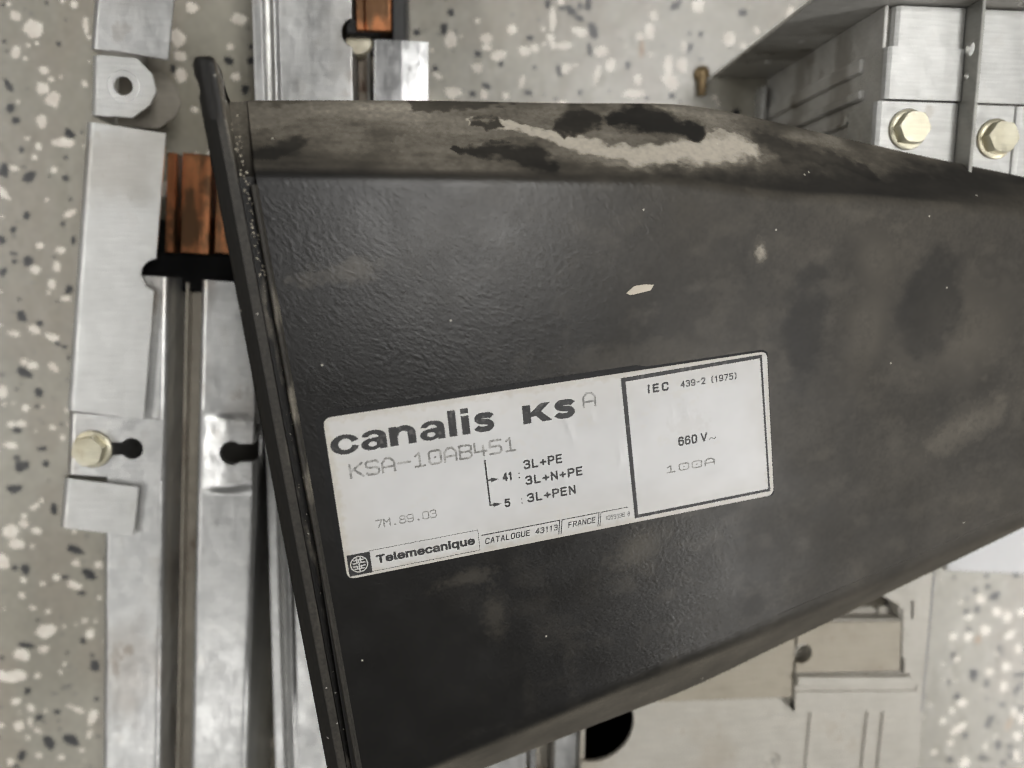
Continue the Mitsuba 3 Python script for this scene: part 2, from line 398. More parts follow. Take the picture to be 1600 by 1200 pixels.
K2 = [(245,52,26,32),(232,140,16,15),(108,290,30,22,12),(268,405,32,20),(287,497,24,24),(105,462,24,20),(125,520,40,40),(165,505,20,28),(88,655,48,32),(338,780,22,42),(465,1035,58,32,30),(95,1148,22,22),(160,1163,26,38),(545,1175,40,28,15)]
W3 = [(148,28,20,20),(268,48,20,17),(350,8,26,22),(462,58,52,26,20),(138,120,20,20),(203,200,22,16),(300,222,20,16),(290,345,66,52,-20),(270,452,36,28),(135,495,54,40),(80,628,88,42,-10),(0,620,45,40),(235,620,24,22),(103,785,38,26,-30),(193,825,24,34,-10),(118,937,32,42,15),(190,912,15,40),(238,965,28,20,40),(12,932,18,18),(175,1008,14,18),(245,1118,28,22,-20),(385,1135,26,20,-15),(68,1160,26,24),(430,812,20,13),(492,838,42,17,25),(580,880,26,62,15),(558,985,18,32,25),(513,1090,20,17),(560,362,26,38,20),(528,278,20,15,-35)]
K3 = [(405,8,28,18),(565,8,44,20),(510,108,26,16),(172,433,54,20,8),(15,510,14,14),(520,407,18,24,-20),(590,567,34,42),(172,720,20,30,25),(353,850,26,22),(245,885,28,20,-15),(603,768,18,15),(308,1040,38,54,-8),(447,1023,62,38,35),(140,1120,30,40,30),(105,1190,24,14),(235,275,10,14)]
W4 = [(45,115,18,18),(270,205,30,44,-15),(403,103,14,14),(445,192,30,24),(450,240,24,18),(575,148,28,22),(505,280,45,23,-15),(403,335,28,24),(645,255,32,26),(690,240,24,18,30),(780,100,20,54),(768,190,22,24),(780,228,18,22),(835,225,42,19,-8),(915,160,46,22,12),(1022,258,38,24),(848,345,34,24,-30),(1070,330,26,38),(1000,375,14,50,15),(1285,75,22,26),(1265,155,26,44),(1218,182,18,20),(1205,400,26,26),(1180,467,55,20),(1355,320,28,48),(1425,318,34,44),(1370,410,34,56,-40),(1435,235,16,28),(1505,30,32,34),(285,465,40,26),(435,468,24,24),(545,475,20,20),(628,405,14,36,15),(820,8,18,18),(205,380,26,13,30),(895,325,14,9)]
K4 = [(270,62,20,20),(235,142,20,30),(98,160,20,18),(190,342,14,16),(755,22,15,20),(825,42,15,13),(870,55,40,18,35),(912,92,24,13,15),(955,30,18,34),(918,30,15,18),(985,155,24,42,-30),(965,250,14,34,-15),(665,192,20,13),(450,430,28,16,20),(405,270,20,14),(810,350,16,34,-20),(1155,328,14,22),(1395,25,34,18,-30),(1465,240,13,27,20),(380,468,20,16),(660,465,20,15),(520,320,14,16),(1375,478,20,14),(1520,172,14,14),(915,462,14,14)]
W5 = [(305,208,34,24),(405,287,38,28),(462,312,24,36),(545,288,22,24),(240,310,26,26),(333,390,32,28),(235,428,30,28),(480,418,42,22,-40),(525,503,24,30),(462,602,36,26,15),(360,638,28,24),(168,560,20,20),(440,722,22,38,8),(195,815,32,26),(500,870,18,34),(545,910,20,38),(520,1008,28,26),(172,970,58,22,-32),(130,1050,22,20),(515,1120,16,34),(212,1165,30,38,25),(35,1105,20,18),(335,1075,15,18),(145,430,24,20),(140,865,20,20),(85,925,20,20)]
K5 = [(345,75,16,16),(515,68,22,16),(348,138,18,18),(272,158,20,15),(390,195,32,22,-45),(235,285,30,18),(290,270,16,22),(240,390,22,14),(420,500,17,20),(148,540,17,20),(265,655,28,38,-8),(342,703,16,26),(525,735,17,42,22),(122,700,14,14),(168,780,24,20,-30),(555,650,16,16),(518,655,18,16),(358,925,17,42,25),(410,1065,18,32),(482,1078,18,18),(482,1130,16,24),(130,1150,22,20),(215,1010,16,18),(318,1140,22,18),(350,1145,12,10),(437,1172,18,18),(435,825,22,13),(545,850,14,18)]
chips = []
for lst, ox, oy, sc, col in ((W0,0,0,4,'p'),(K0,0,0,4,'d'),(W1,0,300,4,'p'),(K1,0,300,4,'d'),(W2,0,600,4,'p'),(K2,0,600,4,'d'),(W3,0,900,4,'p'),(K3,0,900,4,'d'),(W4,620,0,3.2,'p'),(K4,620,0,3.2,'d'),(W5,1450,880,3.747,'p'),(K5,1450,880,3.747,'d'),
                             ([(1225,250,14,44)],620,0,3.2,'b'),([(293,448,22,26),(472,945,16,40,22)],1450,880,3.747,'b'),
                             ([(375,30,13,9),(300,12,10,9),(278,60,12,14),(281,88,12,9),(283,118,11,14,),(360,73,6,6),(368,120,9,6),(1235,25,9,14),(1215,50,10,8),(1180,75,8,10),(1140,60,9,12)],0,0,1,'p'),([(357,95,8,7),(392,95,7,7),(383,140,7,8),(270,107,5,7),(1160,20,8,6)],0,0,1,'d'),([(420,690,40,16,-15),(340,735,24,12),(470,735,14,12),(440,565,14,10)],0,900,4,'g')):
    for q in lst:
        u, v, a, b = ox + q[0] / sc, oy + q[1] / sc, q[2] / sc, q[3] / sc
        p = at(u, v); s = np.linalg.norm(at(u + 1, v) - p)
        chips.append((p[0], p[1], a * s, b * s, -math.radians(q[4] if len(q) > 4 else 0), col))
MAT = {'p': 'pale_stone', 'd': 'dark_stone', 'b': 'brown_stone', 'g': 'grey_stone'}
chips = chips[:300]
for i, c in enumerate(chips):
    put('floor__stone_chip', chip_mesh(*c[:5], 1000 + i, .00012 + .00002 * (i % 3)), MAT[c[5]])
taken = np.array([c[:3] for c in chips])
small = {k: [] for k in MAT.values()}
lo, hi = np.array([-.30, -.36]), np.array([.44, .24])
pts = taken.tolist()
for i in range(3400):
    seen = (i >= 1500)
    p = np.array([rng.uniform(lo[0], hi[0]), rng.uniform(lo[1], hi[1])])
    inview = (p[0] < -.148 and p[1] < .14) or (-.02 < p[0] < .13 and p[1] > .09) or (p[0] > .245 and p[1] < -.14)
    r = rng.uniform(.0005, .0013) if (seen or inview) else rng.uniform(.0014, .0048) * rng.choice((.6, 1, 1))
    q = np.array(pts)
    if np.min(np.hypot(q[:, 0] - p[0], q[:, 1] - p[1]) - q[:, 2]) < r * 1.3:
        continue
    pts.append((p[0], p[1], r))
    col = rng.choice(('pale_stone', 'pale_stone', 'pale_stone', 'dark_stone', 'dark_stone', 'grey_stone', 'grey_stone')) if r < .0013 else rng.choice(('pale_stone', 'pale_stone', 'dark_stone', 'dark_stone', 'brown_stone') if rng.random() < .15 else ('pale_stone', 'pale_stone', 'dark_stone'))
    small[col].append(chip_mesh(p[0], p[1], r, r * rng.uniform(.6, 1.1), rng.uniform(0, 3), 5000 + i, .0001))
for col, ms in small.items():
    if ms:
        put('floor__small_' + col.replace('_stone', '') + '_chips', trimesh.util.concatenate(ms), col, kind='stuff')

# ------------------------------------------------------------------ left busbar trunking (runs down the picture)
A = 'busbar_trunking'
thing(A, 'galvanised busbar trunking at the left, folded cover plates and one yellow bolt', 'busbar trunking')


def ax(x0, y):           # rail A's lines lean slightly
    return np.array([x0 + .062 * y, y])


def arail(pts, y0, y1, ref=0.0):
    return bar(pts, ax(ref, y0), ax(ref, y1))


YA0, YA1 = -.0068, -.30
# left channel: folded sheet, open below;  profile axis points left when running downwards, so use mirrored x
def prof(pts, t=.0012):
    return bent([(-x, z) for x, z in pts], t, .0024)


lc = arail(prof([(-.1424, .0006), (-.1424, .0544), (-.1177, .0544), (-.1177, .0335)]), YA0, YA1)
rc = arail(prof([(-.1032, .0335), (-.1032, .0544), (-.0786, .0544), (-.0786, .0006)]), YA0, YA1)
kx, ky = at(208, 700, .055)[:2]
key = cyl(kx, ky, .04, .07, .0048) + block(kx - .0085, kx, ky - .0029, ky + .0029, .04, .07, .0001)
bx, by = at(146, 701, .056)[:2]
lc = lc - key
# keyhole tab pressed up out of the right channel
tx, ty = at(362, 708, .057)[:2]
tabp = rnd(Polygon([(-.1000 + .062 * -.06, -.0585), (-.0796 + .062 * -.06, -.0605), (-.0785 + .062 * -.09, -.0915), (-.1005 + .062 * -.09, -.0930)]), .002)
gx, gy = np.meshgrid(np.linspace(0, 1, 47), np.linspace(0, 1, 73), indexing='ij')
sm = lambda t: np.clip(t, 0, 1) ** 2 * (3 - 2 * np.clip(t, 0, 1))
wid, hgt = .0225, .0385
gh = .0024 * sm(gx * wid / .0130) * sm(gy * hgt / (.0042 + .002 * gx)) * sm((1 - gy) * hgt / (.0038 + .003 * gx)) * (1 - .25 * gx)
gh = gh + .0003 * (meshkit.noise(np.stack([gx * 6, gy * 9, gx * 0], -1), 3) - .5) * (gh > 1e-4)
py_ = -.0570 - hgt * gy; px_ = -.1022 + wid * gx + .062 * py_
top_ = np.stack([px_, py_, .05505 + gh], -1).reshape(-1, 3); bot_ = top_ * (1, 1, 0) + (0, 0, .0530)
a_, b_, c_, d_ = [(np.arange(47 * 73).reshape(47, 73)[i0:46 + i0, j0:72 + j0]).ravel() for i0, j0 in ((0, 0), (1, 0), (1, 1), (0, 1))]
rim_ = np.concatenate([np.arange(47) * 73, 46 * 73 + np.arange(1, 73), 72 + 73 * np.arange(45, -1, -1), np.arange(71, 0, -1)])
nx_ = np.roll(rim_, -1); NV = 47 * 73
tf = np.vstack([np.c_[a_, c_, b_], np.c_[a_, d_, c_], np.c_[a_, b_, c_] + NV, np.c_[a_, c_, d_] + NV, np.c_[rim_, nx_, nx_ + NV], np.c_[rim_, nx_ + NV, rim_ + NV]])
if trimesh.Trimesh(np.vstack([top_, bot_]), tf, process=False).volume < 0:
    tf = tf[:, ::-1]
tab = m3.Manifold(m3.Mesh(np.vstack([top_, bot_]).astype(np.float32), np.ascontiguousarray(tf).astype(np.uint32)))
slot = cyl(tx, ty, .045, .07, .0054) + block(tx, tx + .03, ty - .0041, ty + .0041, .045, .07, .0001)
gapb = extr(rnd(Polygon([(-.0835, -.062), (-.078, -.066), (-.076, -.09), (-.0838, -.086)]), .0012), .03).translate((0, 0, .045))
rc = rc - slot - gapb
tab = tab - slot - gapb
put(A + '__left_channel', tm(lc), 'galvanised_steel', smooth=40)
put(A + '__right_channel', tm(rc), 'galvanised_steel', smooth=40)
put(A + '__right_channel__keyhole_tab', tm(tab), 'galvanised_steel', smooth=40, label='bright pressed tab with a keyhole slot')
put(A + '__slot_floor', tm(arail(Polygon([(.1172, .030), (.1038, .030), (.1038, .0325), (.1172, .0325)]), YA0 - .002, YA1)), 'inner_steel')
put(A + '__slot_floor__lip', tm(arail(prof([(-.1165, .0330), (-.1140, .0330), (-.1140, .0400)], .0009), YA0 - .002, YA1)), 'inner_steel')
put(A + '__base', tm(arail(Polygon([(.143, .0005), (.078, .0005), (.078, .004), (.143, .004)]), YA0 + .02, YA1)), 'dark_steel')
# side cover plates folded over the left edge
def cover(tl, bl, w, z, t=.0012, skirt=.05, notch=None):
    p = bar(bent([(.0006, .0006), (.0006, z - t / 2), (w, z - t / 2)], t, .0040), bl, tl)
    return p - notch if notch is not None else p


nx, ny = at(247, 430, .058)[:2]
cv = cover(mm(-146.8, 63.4), mm(-161.7, -56.3), .0325, .0585, notch=cyl(nx, ny, .05, .07, .0068))
put(A + '__side_cover', tm(cv), 'zinc_plate', smooth=40, label='longest side cover plate with a round notch in its edge')
put(A + '__side_cover', tm(cover(mm(-164.8, -85.8), mm(-168, -107.8), .0322, .0585)), 'zinc_plate', smooth=40, label='short side cover plate below the bolt')
mt = bar(bent([(.0006, .0006), (.0006, .0559), (.0405, .0559)], .0010, .0036), mm(-164.3, -84.6), mm(-161.9, -57.6)) - key - arail(Polygon([(.10, .03), (.1165, .03), (.1165, .09), (.10, .09)]), 0, -.3)
put(A + '__mounting_tab', tm(mt), 'galvanised_steel', smooth=40)
hex_bolt(A, bx, by, .0566, rot=12)
# upper tab with a round hole, and the same tab of the far wall below it
octo = [mm(*q) for q in ((-143.6, 90.0), (-125.2, 89.2), (-119.6, 83.2), (-118.2, 76.5), (-121.0, 70.8), (-128.2, 65.6), (-145.4, 66.4))]
hp = at(194, 135, .056)[:2]
op = rnd(Polygon([q[:2] for q in octo]), .0012)
ot = extr(op - Polygon([octo[-1][:2] + (-.002, -.002), octo[-1][:2] + (.0035, -.002), octo[0][:2] + (.0035, .003), octo[0][:2] + (-.002, .003)]), .0012).translate((0, 0, .0555)) + bar(bent([(.0006, .0006), (.0006, .0561), (.009, .0561)], .0012, .0036), octo[-1], octo[0])
ot = ot - cyl(hp[0], hp[1], .05, .06, .0037)
put(A + '__fixing_tab', tm(ot), 'zinc_plate', smooth=40, label='pale tab with cut corners and a round screw hole')
put(A + '__fixing_tab__hole_rim', lathe([(.0038, .0566), (.0040, .05685), (.0060, .05682), (.0063, .0567)], hp[0], hp[1]), 'zinc_plate', smooth=50)
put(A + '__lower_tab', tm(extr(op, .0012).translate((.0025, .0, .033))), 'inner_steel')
tp = [at(u, v, .0585) for u, v in ((146, -40), (137, 74), (262, 93), (275, -40))]
top = extr(Polygon([q[:2] + (o, 0) for q, o in zip(tp, (.0035, .0035, 0, 0))]), .0012).translate((0, 0, .0573)) + bar(bent([(.0006, .0006), (.0006, .0579), (.009, .0579)], .0012, .0036), tp[1], tp[0])
put(A + '__side_cover', tm(top), 'galvanised_steel', smooth=40, label='stained side cover plate cut by the top of the picture')
# copper bars in the open end
put(A + '__insulator', tm(block(-.141, -.0775, -.0300, .0265, .0055, .0290, .001)), 'hole_black')
put(A + '__insulator_bridge', tm(block(-.141, -.0775, -.0060, .0115, .0292, .0380, .0015)), 'hole_black')
for x0, x1, zt in ((-.1200, -.1162, .0415), (-.1133, -.1010, .0418), (-.0990, -.0910, .0405)):
    cb = m3.Manifold.batch_hull([bar(Polygon([(0, z0), (w, z0), (w, z1), (0, z1)]), (x + dx - .0030, .0118), (x + dx, .0545 - .001 * i)) for i, (x, dx, w, z0, z1) in enumerate(((x0, 0, x1 - x0, .0295, zt - .0004), (x0, .0004, x1 - x0 - .0008, .0295, zt)))])
    put(A + '__copper_bar', tm(cb), 'copper')

# ------------------------------------------------------------------ middle trunking behind the black unit
B = 'busbar_trunking_001'
thing(B, 'galvanised busbar trunking under the black unit, bright copper at the top edge', 'busbar trunking')
hx_, hy_ = at(556, 51, .048)[:2]
YB0, YB1 = .20, -.32
lb = bar(sheet([(-.0398, .030), (-.0398, .0474), (-.0695, .0474), (-.0712, .0488), (-.0730, .0474), (-.0740, .0405), (-.0770, .0400), (-.0775, .0450), (-.0806, .0450), (-.0806, .0006)][::-1], .0012).buffer(.0003).buffer(-.0003), (0, YB1), (0, YB0))
lb = lb - cyl(hx_, hy_, .03, .06, .0062)
put(B + '__left_channel', tm(lb), 'galvanised_steel', smooth=40)
put(B + '__slot_floor', tm(block(-.0388, -.0298, YB1, .0995, .0290, .0310)), 'inner_steel')
put(B + '__slot_lip', tm(block(-.0335, -.0322, YB1, .0985, .0315, .0430, .0003)), 'dark_steel')
rb_ = bar(sheet([(-.0292, .030), (-.0292, .0472), (-.0085, .0472), (-.0085, .0006)], .0012), (0, YB1), (0, .0935))
put(B + '__right_channel', tm(rb_), 'galvanised_steel', smooth=40)
pp = [at(u, v, .060) for u, v in ((584, 61), (672, 69))]
bp = bar(sheet([(0, .0478), (.0004, .0586), (.0008, .0594), (.0115, .0598), (.0225, .0592)], .001), (-.0308, -.02), (pp[0][0], pp[0][1]))
put(B + '__joint_plate', tm(bp), 'bright_zinc', smooth=40, label='bright zinc joint plate with a raised left edge')
put(B + '__base', tm(block(-.080, -.009, YB1, .099, .0005, .0035)), 'dark_steel')
for x0, x1 in ((-.0378, -.0342), (-.0338, -.0226)):
    put(B + '__copper_bar', tm(block(x0, x1, .1068, YB0 + .02, .036, .0455, .0005)), 'copper')
put(B + '__insulator', tm(block(-.0222, -.0166, .1010, YB0 + .02, .004, .0450, .0006)), 'dark_insulator')
put(B + '__insulator_bridge', tm(block(-.0385, -.0224, .1005, .1112, .030, .0358, .0005)), 'black_insulator')
kn = lathe([(0, .0385), (.0040, .0385), (.0053, .0380), (.0060, .036), (.0060, .020), (0, .020)], hx_, hy_ - .0006)
put(B + '__insulating_bush', kn, 'cream_insulator', smooth=35)
put(B + '__insulator_cap', tm(rb := block(hx_ - .0052, hx_ + .0100, hy_ + .0004, hy_ + .0075, .0386, .0430, .001)), 'black_insulator')

# ------------------------------------------------------------------ bolted box standing at the upper right
R_ = 'bolted_joint_box'
thing(R_, 'upright galvanised joint box at the upper right with two yellow hexagon bolts', 'joint box')
put(R_ + '__side_wall', tm(block(.1640, .1655, .030, .1042, .0005, .1085, .0003)), 'dull_steel')
for y, w, d, z1 in ((.0745, .0040, .0022, .098), (.0655, .0022, .0012, .100), (.086, .0060, .0016, .096)):
    put(R_ + '__side_wall__rib', tm(block(.164 - d, .1645, y - w / 2, y + w / 2, .002, z1, .0007)), 'dull_steel')
put(R_ + '__side_wall__rivet', tm(m3.Manifold.cylinder(.0022, .0022, .0016, 20).rotate((0, -90, 0)).translate((.1642, .0665, .088))), 'zinc_plate', smooth=30)
fp = block(.1362, .245, .1045, .1063, .0005, .1185, .0004)
for x, z, r in ((.152, .03, .0020), (.1535, .062, .0016), (.214, .115, .0026)):
    fp = fp - m3.Manifold.cylinder(.01, r, r, 24).rotate((90, 0, 0)).translate((x, .110, z))
put(R_ + '__end_flange', tm(fp), 'dull_steel')
put(R_ + '__floor_glint', tm(block(.1585, .1612, .0800, .0990, .0005, .010, .0005)), 'zinc_plate')  # added strip standing for the lit bit of floor at the gap
put(R_ + '__inner_body', tm(block(.1660, .242, .0302, .1040, .0005, .1070, .0005)), 'dark_steel')


def lid(x0, x1, y0, y1, z, bsdf='bright_zinc', **kw):
    m = bar(sheet([(0.0006, z - .020), (.0006, z - .0022), (.0013, z - .0011), (.0026, z - .0006), (x1 - x0, z - .0006)], .0012), (x0, y0), (x0, y1))
    return put(R_ + '__top_plate', tm(m), bsdf, smooth=50, **kw)


lid(.1668, .1946, .0890, .1036, .1102, 'dull_zinc')
lid(.1640, .1946, .0700, .0888, .1114, 'dull_zinc')
lid(.1620, .1946, .0300, .0693, .1104, 'dull_zinc')
dv = block(.1950, .1964, .030, .1043, .1075, .1192, .0003)
for y, z, r in ((.0880, .1140, .0026), (.0785, .1132, .0013)):
    dv = dv - m3.Manifold.cylinder(.01, r, r, 24).rotate((0, 90, 0)).translate((.190, y, z))
put(R_ + '__divider', tm(dv), 'dark_steel', smooth=20)  # darker steel puts the shaded look of its left side into the colour
lid(.1968, .2420, .0700, .1036, .1100, 'dull_zinc')
lid(.1968, .2185, .0300, .0693, .1090, 'dull_zinc')
lid(.2190, .2420, .0300, .0693, .1092, 'dull_zinc')
for u, v, z in ((1425, 200, .1104), (1563, 215, .109)):
    q = at(u, v, z + .003); hex_bolt(R_, q[0], q[1], z, .0108, .0075, .0046, rot=-4)

# ------------------------------------------------------------------ lower right: wide trunking, socket box, narrow trunking
Cc = 'wide_trunking'
thing(Cc, 'wide grey trunking at the lower right with lengthwise grooves and a large round hole', 'trunking')
hc = at(925, 1128, .056)[:2]
hole = cyl(hc[0], hc[1], .03, .08, .0205, 64)
body = block(.066, .2395, -.36, -.155, .0545, .0565, .0006)
for xa in (.1768, .2062, .2146):
    g = bar(Polygon([(-.0014, .0552), (.0014, .0552), (.0014, .07), (-.0014, .07)]), (xa - .0035, -.40), (xa + .0042, -.15))
    body = body - g
dm = at(1207, 1187, .0565)[:2]
body = body - cyl(dm[0], dm[1], .0552, .0568, .0025, 32, .0045)
put(Cc + '__top_plate', tm(body - hole), 'dusty_enamel')
put(Cc + '__top_plate__screw', tm(cyl(dm[0] + .001, dm[1] - .001, .0545, .0556, .0010, 20)), 'dark_steel')
ledge = block(.060, .1667, -.1965, -.135, .0566, .0640, .0008) - hole
put(Cc + '__step_plate', tm(ledge), 'browned_enamel', label='raised plate with a straight step')  # its brown stands for the shade of the black unit above
put(Cc + '__side_wall', tm(block(.066, .068, -.36, -.156, .0005, .0544, .0003)), 'dusty_enamel')
put(Cc + '__side_wall', tm(block(.2375, .2395, -.36, -.156, .0005, .0544, .0003)), 'dusty_enamel')
put(Cc + '__inside', tm(block(.069, .236, -.35, -.157, .0005, .010, .0005)), 'hole_black')  # black floor put in as the darkness seen through the hole
Dd = 'socket_box'
thing(Dd, 'pale plug-in socket box at the lower right with a sliding shutter', 'socket box')
outl = Polygon([mm(166.6, -204.5)[:2], mm(238.9, -206.5)[:2], mm(242.8, -133)[:2], mm(166.6, -128)[:2]])
a_ = extr(outl.buffer(-.001).buffer(.001), .0465).translate((0, 0, .0005)); b_ = extr(affinity.translate(outl.buffer(-.0012, join_style='mitre').intersection(sbox(.1, -.3, .2322, 0)), 0, 0), 1e-4).translate((0, 0, .0649))
db = m3.Manifold.batch_hull([a_, b_])
win = rnd(Polygon([mm(160, -184.0)[:2], mm(220.5, -184.8)[:2], mm(218.5, -152)[:2], mm(160, -152)[:2]]), .0015)
db = db - extr(win, .02).translate((0, 0, .0636))
opn = Polygon([mm(182, -157.4)[:2], mm(218.2, -158.4)[:2], mm(216.4, -150.5)[:2], mm(207, -145.5)[:2], mm(182, -144.5)[:2]])
db = db - extr(opn, .06).translate((0, 0, .012))
for (x0, y0, x1, y1) in ((223.0, -149.0, 223.4, -157.2), (220.6, -178.1, 221.0, -184.6)):
    db = db - extr(LineString([mm(x0, y0)[:2], mm(x1, y1)[:2]]).buffer(.0007, cap_style='square'), .03).translate((0, 0, .045))
db = db - cyl(*at(1252, 1020, .0605)[:2], .012, .066, .0055)
db = db - bar(Polygon([(-.0015, .0642), (.0015, .0642), (.0018, .07), (-.0018, .07)]), mm(160, -191.2), mm(229, -193.2))
put(Dd + '__body', tm(db), 'dusty_enamel', smooth=20)
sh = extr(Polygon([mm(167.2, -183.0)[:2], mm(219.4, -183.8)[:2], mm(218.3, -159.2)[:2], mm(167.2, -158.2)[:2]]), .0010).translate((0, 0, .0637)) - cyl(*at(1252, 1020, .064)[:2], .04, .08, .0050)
put(Dd + '__shutter', tm(sh), 'browned_enamel', label='brownish sliding shutter plate')
put(Dd + '__ridge', tm(bar(fillet([(-.0028, .0645), (.0028, .0645), (.0026, .0672), (-.0020, .0672)], .0008), mm(167.5, -186.6), mm(224, -188.2))), 'dusty_enamel', smooth=30)
put(Dd + '__recess_shade', tm(block(.1825, .2160, -.1575, -.1475, .0125, .0555, .001)), 'brown_shade')  # dark block painted as the shade inside the opening
st = m3.Manifold.batch_hull([extr(Polygon([mm(x0, y0)[:2], mm(x1, y0)[:2], mm(x1 + (3.7 if z < .05 else .4), y1)[:2], mm(x0 + (3.7 if z < .05 else .4), y1)[:2]]), 1e-4).translate((0, 0, z)) for x0, x1, y0, y1, z in ((236.0, 239.7, -206.2, -133.5, .0480), (232.0, 232.6, -205.6, -134.0, .0652))])
put(Dd + '__side_strip', tm(st), 'grey_enamel', label='grey strip along the right flank')
Ee = 'narrow_trunking'
thing(Ee, 'narrow galvanised trunking showing below the lower edge of the black unit', 'trunking')
put(Ee + '__left_channel', tm(bar(sheet([(.0030, .0006), (.0030, .0494), (.0388, .0494), (.0388, .034)], .0012), (0, -.36), (.001, -.14))), 'galvanised_steel', smooth=40)
put(Ee + '__right_channel', tm(bar(sheet([(.0548, .034), (.0548, .0494), (.0646, .0494), (.0646, .0006)], .0012), (0, -.36), (0, -.14))), 'galvanised_steel', smooth=40)
put(Ee + '__slot_floor', tm(block(.0396, .0540, -.36, -.14, .0300, .0320)), 'inner_steel')
put(Ee + '__slot_lip', tm(block(.0425, .0452, -.36, -.14, .0325, .0470, .0005)), 'bright_zinc')

# ------------------------------------------------------------------ small things on the floor
wb = Polygon([at(1480, 892, .012)[:2], at(1700, 901, .012)[:2], at(1700, 760, .012)[:2], at(1480, 760, .012)[:2]])
put('white_board', tm(m3.Manifold.batch_hull([extr(wb, .0112).translate((0, 0, .0003)), extr(wb.buffer(-.0005, join_style='mitre'), .0117).translate((0, 0, .0003))])), 'white_enamel', label='white board lying on the floor right of the socket box', category='board')
sx_, sy_ = at(1097, 118, 0.002)[:2]
thing('brass_stud', 'small dark brown stud lying on the floor beside the joint box', 'stud')
put('brass_stud__head', lathe([(0, .0003), (.0038, .0003), (.0040, .0012), (.0036, .0032), (.0015, .0042), (0, .0043)], sx_, sy_ + .001), 'brown_brass', smooth=40)
put('brass_stud__shank', tm(m3.Manifold.cylinder(.009, .0024, .0020, 20).rotate((88, 0, 0)).translate((sx_, sy_ - .001, .0027))), 'brown_brass', smooth=40)

# ------------------------------------------------------------------ the black tap-off unit
U = 'tap_off_unit'
thing(U, 'black plastic tap-off unit, dusty and tapering to the right, with a white rating label', 'tap-off unit')
ST = np.array([  # X, ridge top, ridge bottom, outer top, outer bottom
    (-8, 123.2, -79, 145.4, -104), (45, 118, -70, 142.3, -97), (95, 112.8, -61.5, 138.6, -90.3), (112, 111, -59, 137.6, -88.2), (126, 108.6, -57, 136.6, -86),
    (140, 105.4, -54.8, 134.6, -83), (155, 102.6, -52, 131.2, -79.4), (190, 98.4, -46, 122.0, -71.5), (230, 92.3, -39, 111.6, -62), (275, 85.6, -30.5, 100.6, -51.5), (340, 75, -18, 84, -35)], float)
Xs = np.unique(np.concatenate([np.linspace(-8, 262, 580), np.linspace(265, 340, 12), ST[:, 0]]))


from scipy.interpolate import PchipInterpolator
SI = PchipInterpolator(ST[:, 0], ST[:, 1:])
rings = []
for x in Xs:
    yt, yb, ot_, ob = SI(x)
    foot = -(103 - .159 * max(x, 0)) + 1.5
    P_ = [np.array(q) for q in ((ot_ - 10, foot), (ot_, -22.), (yt, 0.), (yb, 0.), (ob, -22.), (ob + 10, foot))]
    ring = [P_[0][None]]
    for k, r in ((1, 4.5), (2, 8.0), (3, 16.0), (4, 5.0)):
        ring.append(bead(None, P_[k - 1], P_[k], P_[k + 1], r, 8))
        if k == 2:       # subdivide the face so that it follows the light
            q0, q1 = ring[-1][-1], bead(None, P_[2], P_[3], P_[4], 14.0, 8)[0]
            ring.append(q0 + np.linspace(0, 1, 420)[1:-1, None] * (q1 - q0))
    ring.append(P_[5][None])
    ring = np.vstack(ring)
    rings.append(np.c_[np.full(len(ring), x), ring])
n = len(rings[0]); V = np.vstack(rings)
# the moulded grain of the plastic, real relief of a few hundredths of a millimetre
q = np.c_[V[:, :2], np.zeros(len(V))]
V[:, 2] += np.clip((V[:, 2] + 3.0) / 2.5, 0, 1) * (.030 * (np.random.default_rng(5).random(len(V)) - .5) + .034 * np.clip((meshkit.noise(q / .47, 2) - .5) / .35, 0, 1) ** 1.5)
ii, jj = np.meshgrid(np.arange(len(rings) - 1), np.arange(n), indexing='ij'); ii, jj = ii.ravel(), jj.ravel(); kk = (jj + 1) % n
fa, fb, fc, fd = ii * n + jj, ii * n + kk, (ii + 1) * n + kk, (ii + 1) * n + jj
F = np.vstack([np.c_[fa, fc, fb], np.c_[fa, fd, fc]]).tolist()
for base, rev in ((0, False), ((len(rings) - 1) * n, True)):
    for j in range(1, n - 1):
        F.append((base, base + j, base + j + 1) if not rev else (base, base + j + 1, base + j))
bm = trimesh.Trimesh(unit(V), np.array(F), process=False)
if bm.volume < 0:
    bm.invert()
put(U + '__body', bm, 'black_plastic', smooth=True)

# mounting flange with its lug, seen nearly edge-on (it leans a little, as the moulding does)
def leaning(m, y0=40.0):
    m = tm(m).copy(); v = np.array(m.vertices); v[:, 0] -= .016 * (v[:, 1] - y0); m.vertices = unit(v)
    if m.volume < 0:
        m.invert()
    return m



fo = Polygon([(-125, -101), (140, -101), (146.5, -21), (149.5, -15.5), (154, -12), (154, 0), (-125, 0)])
fo = fo.buffer(-3.5, quad_segs=6).buffer(3.5, quad_segs=6)
fo = fo.union(sbox(-125, -40, 120, 0)) - Point(146.3, -6.2).buffer(3.7, quad_segs=10)
TH = 6.3
fm = extr(fo, TH).transform(np.array([[0, 0, 1, -17.5], [1, 0, 0, 0], [0, 1, 0, 0]]))       # (Y, N) plane extruded along X
cut = extr(Polygon([(-18.2, 1.0), (-18.2, -4.2), (-17.0, -3.3), (-15.6, -1.6), (-14.0, -.35), (-13.2, 1.0)]), 263).transform(np.array([[1, 0, 0, 0], [0, 0, 1, -125], [0, 1, 0, 0]]))
cut2 = extr(Polygon([(-18.2, 1.0), (-18.2, -4.8), (-17.4, -3.4), (-16.0, -1.6), (-13.8, -.45), (-12.2, -.15), (-11.4, -.9), (-10.9, -2.0), (-10.4, 1.0)]), 40).transform(np.array([[1, 0, 0, 0], [0, 0, 1, 137.5], [0, 1, 0, 0]]))
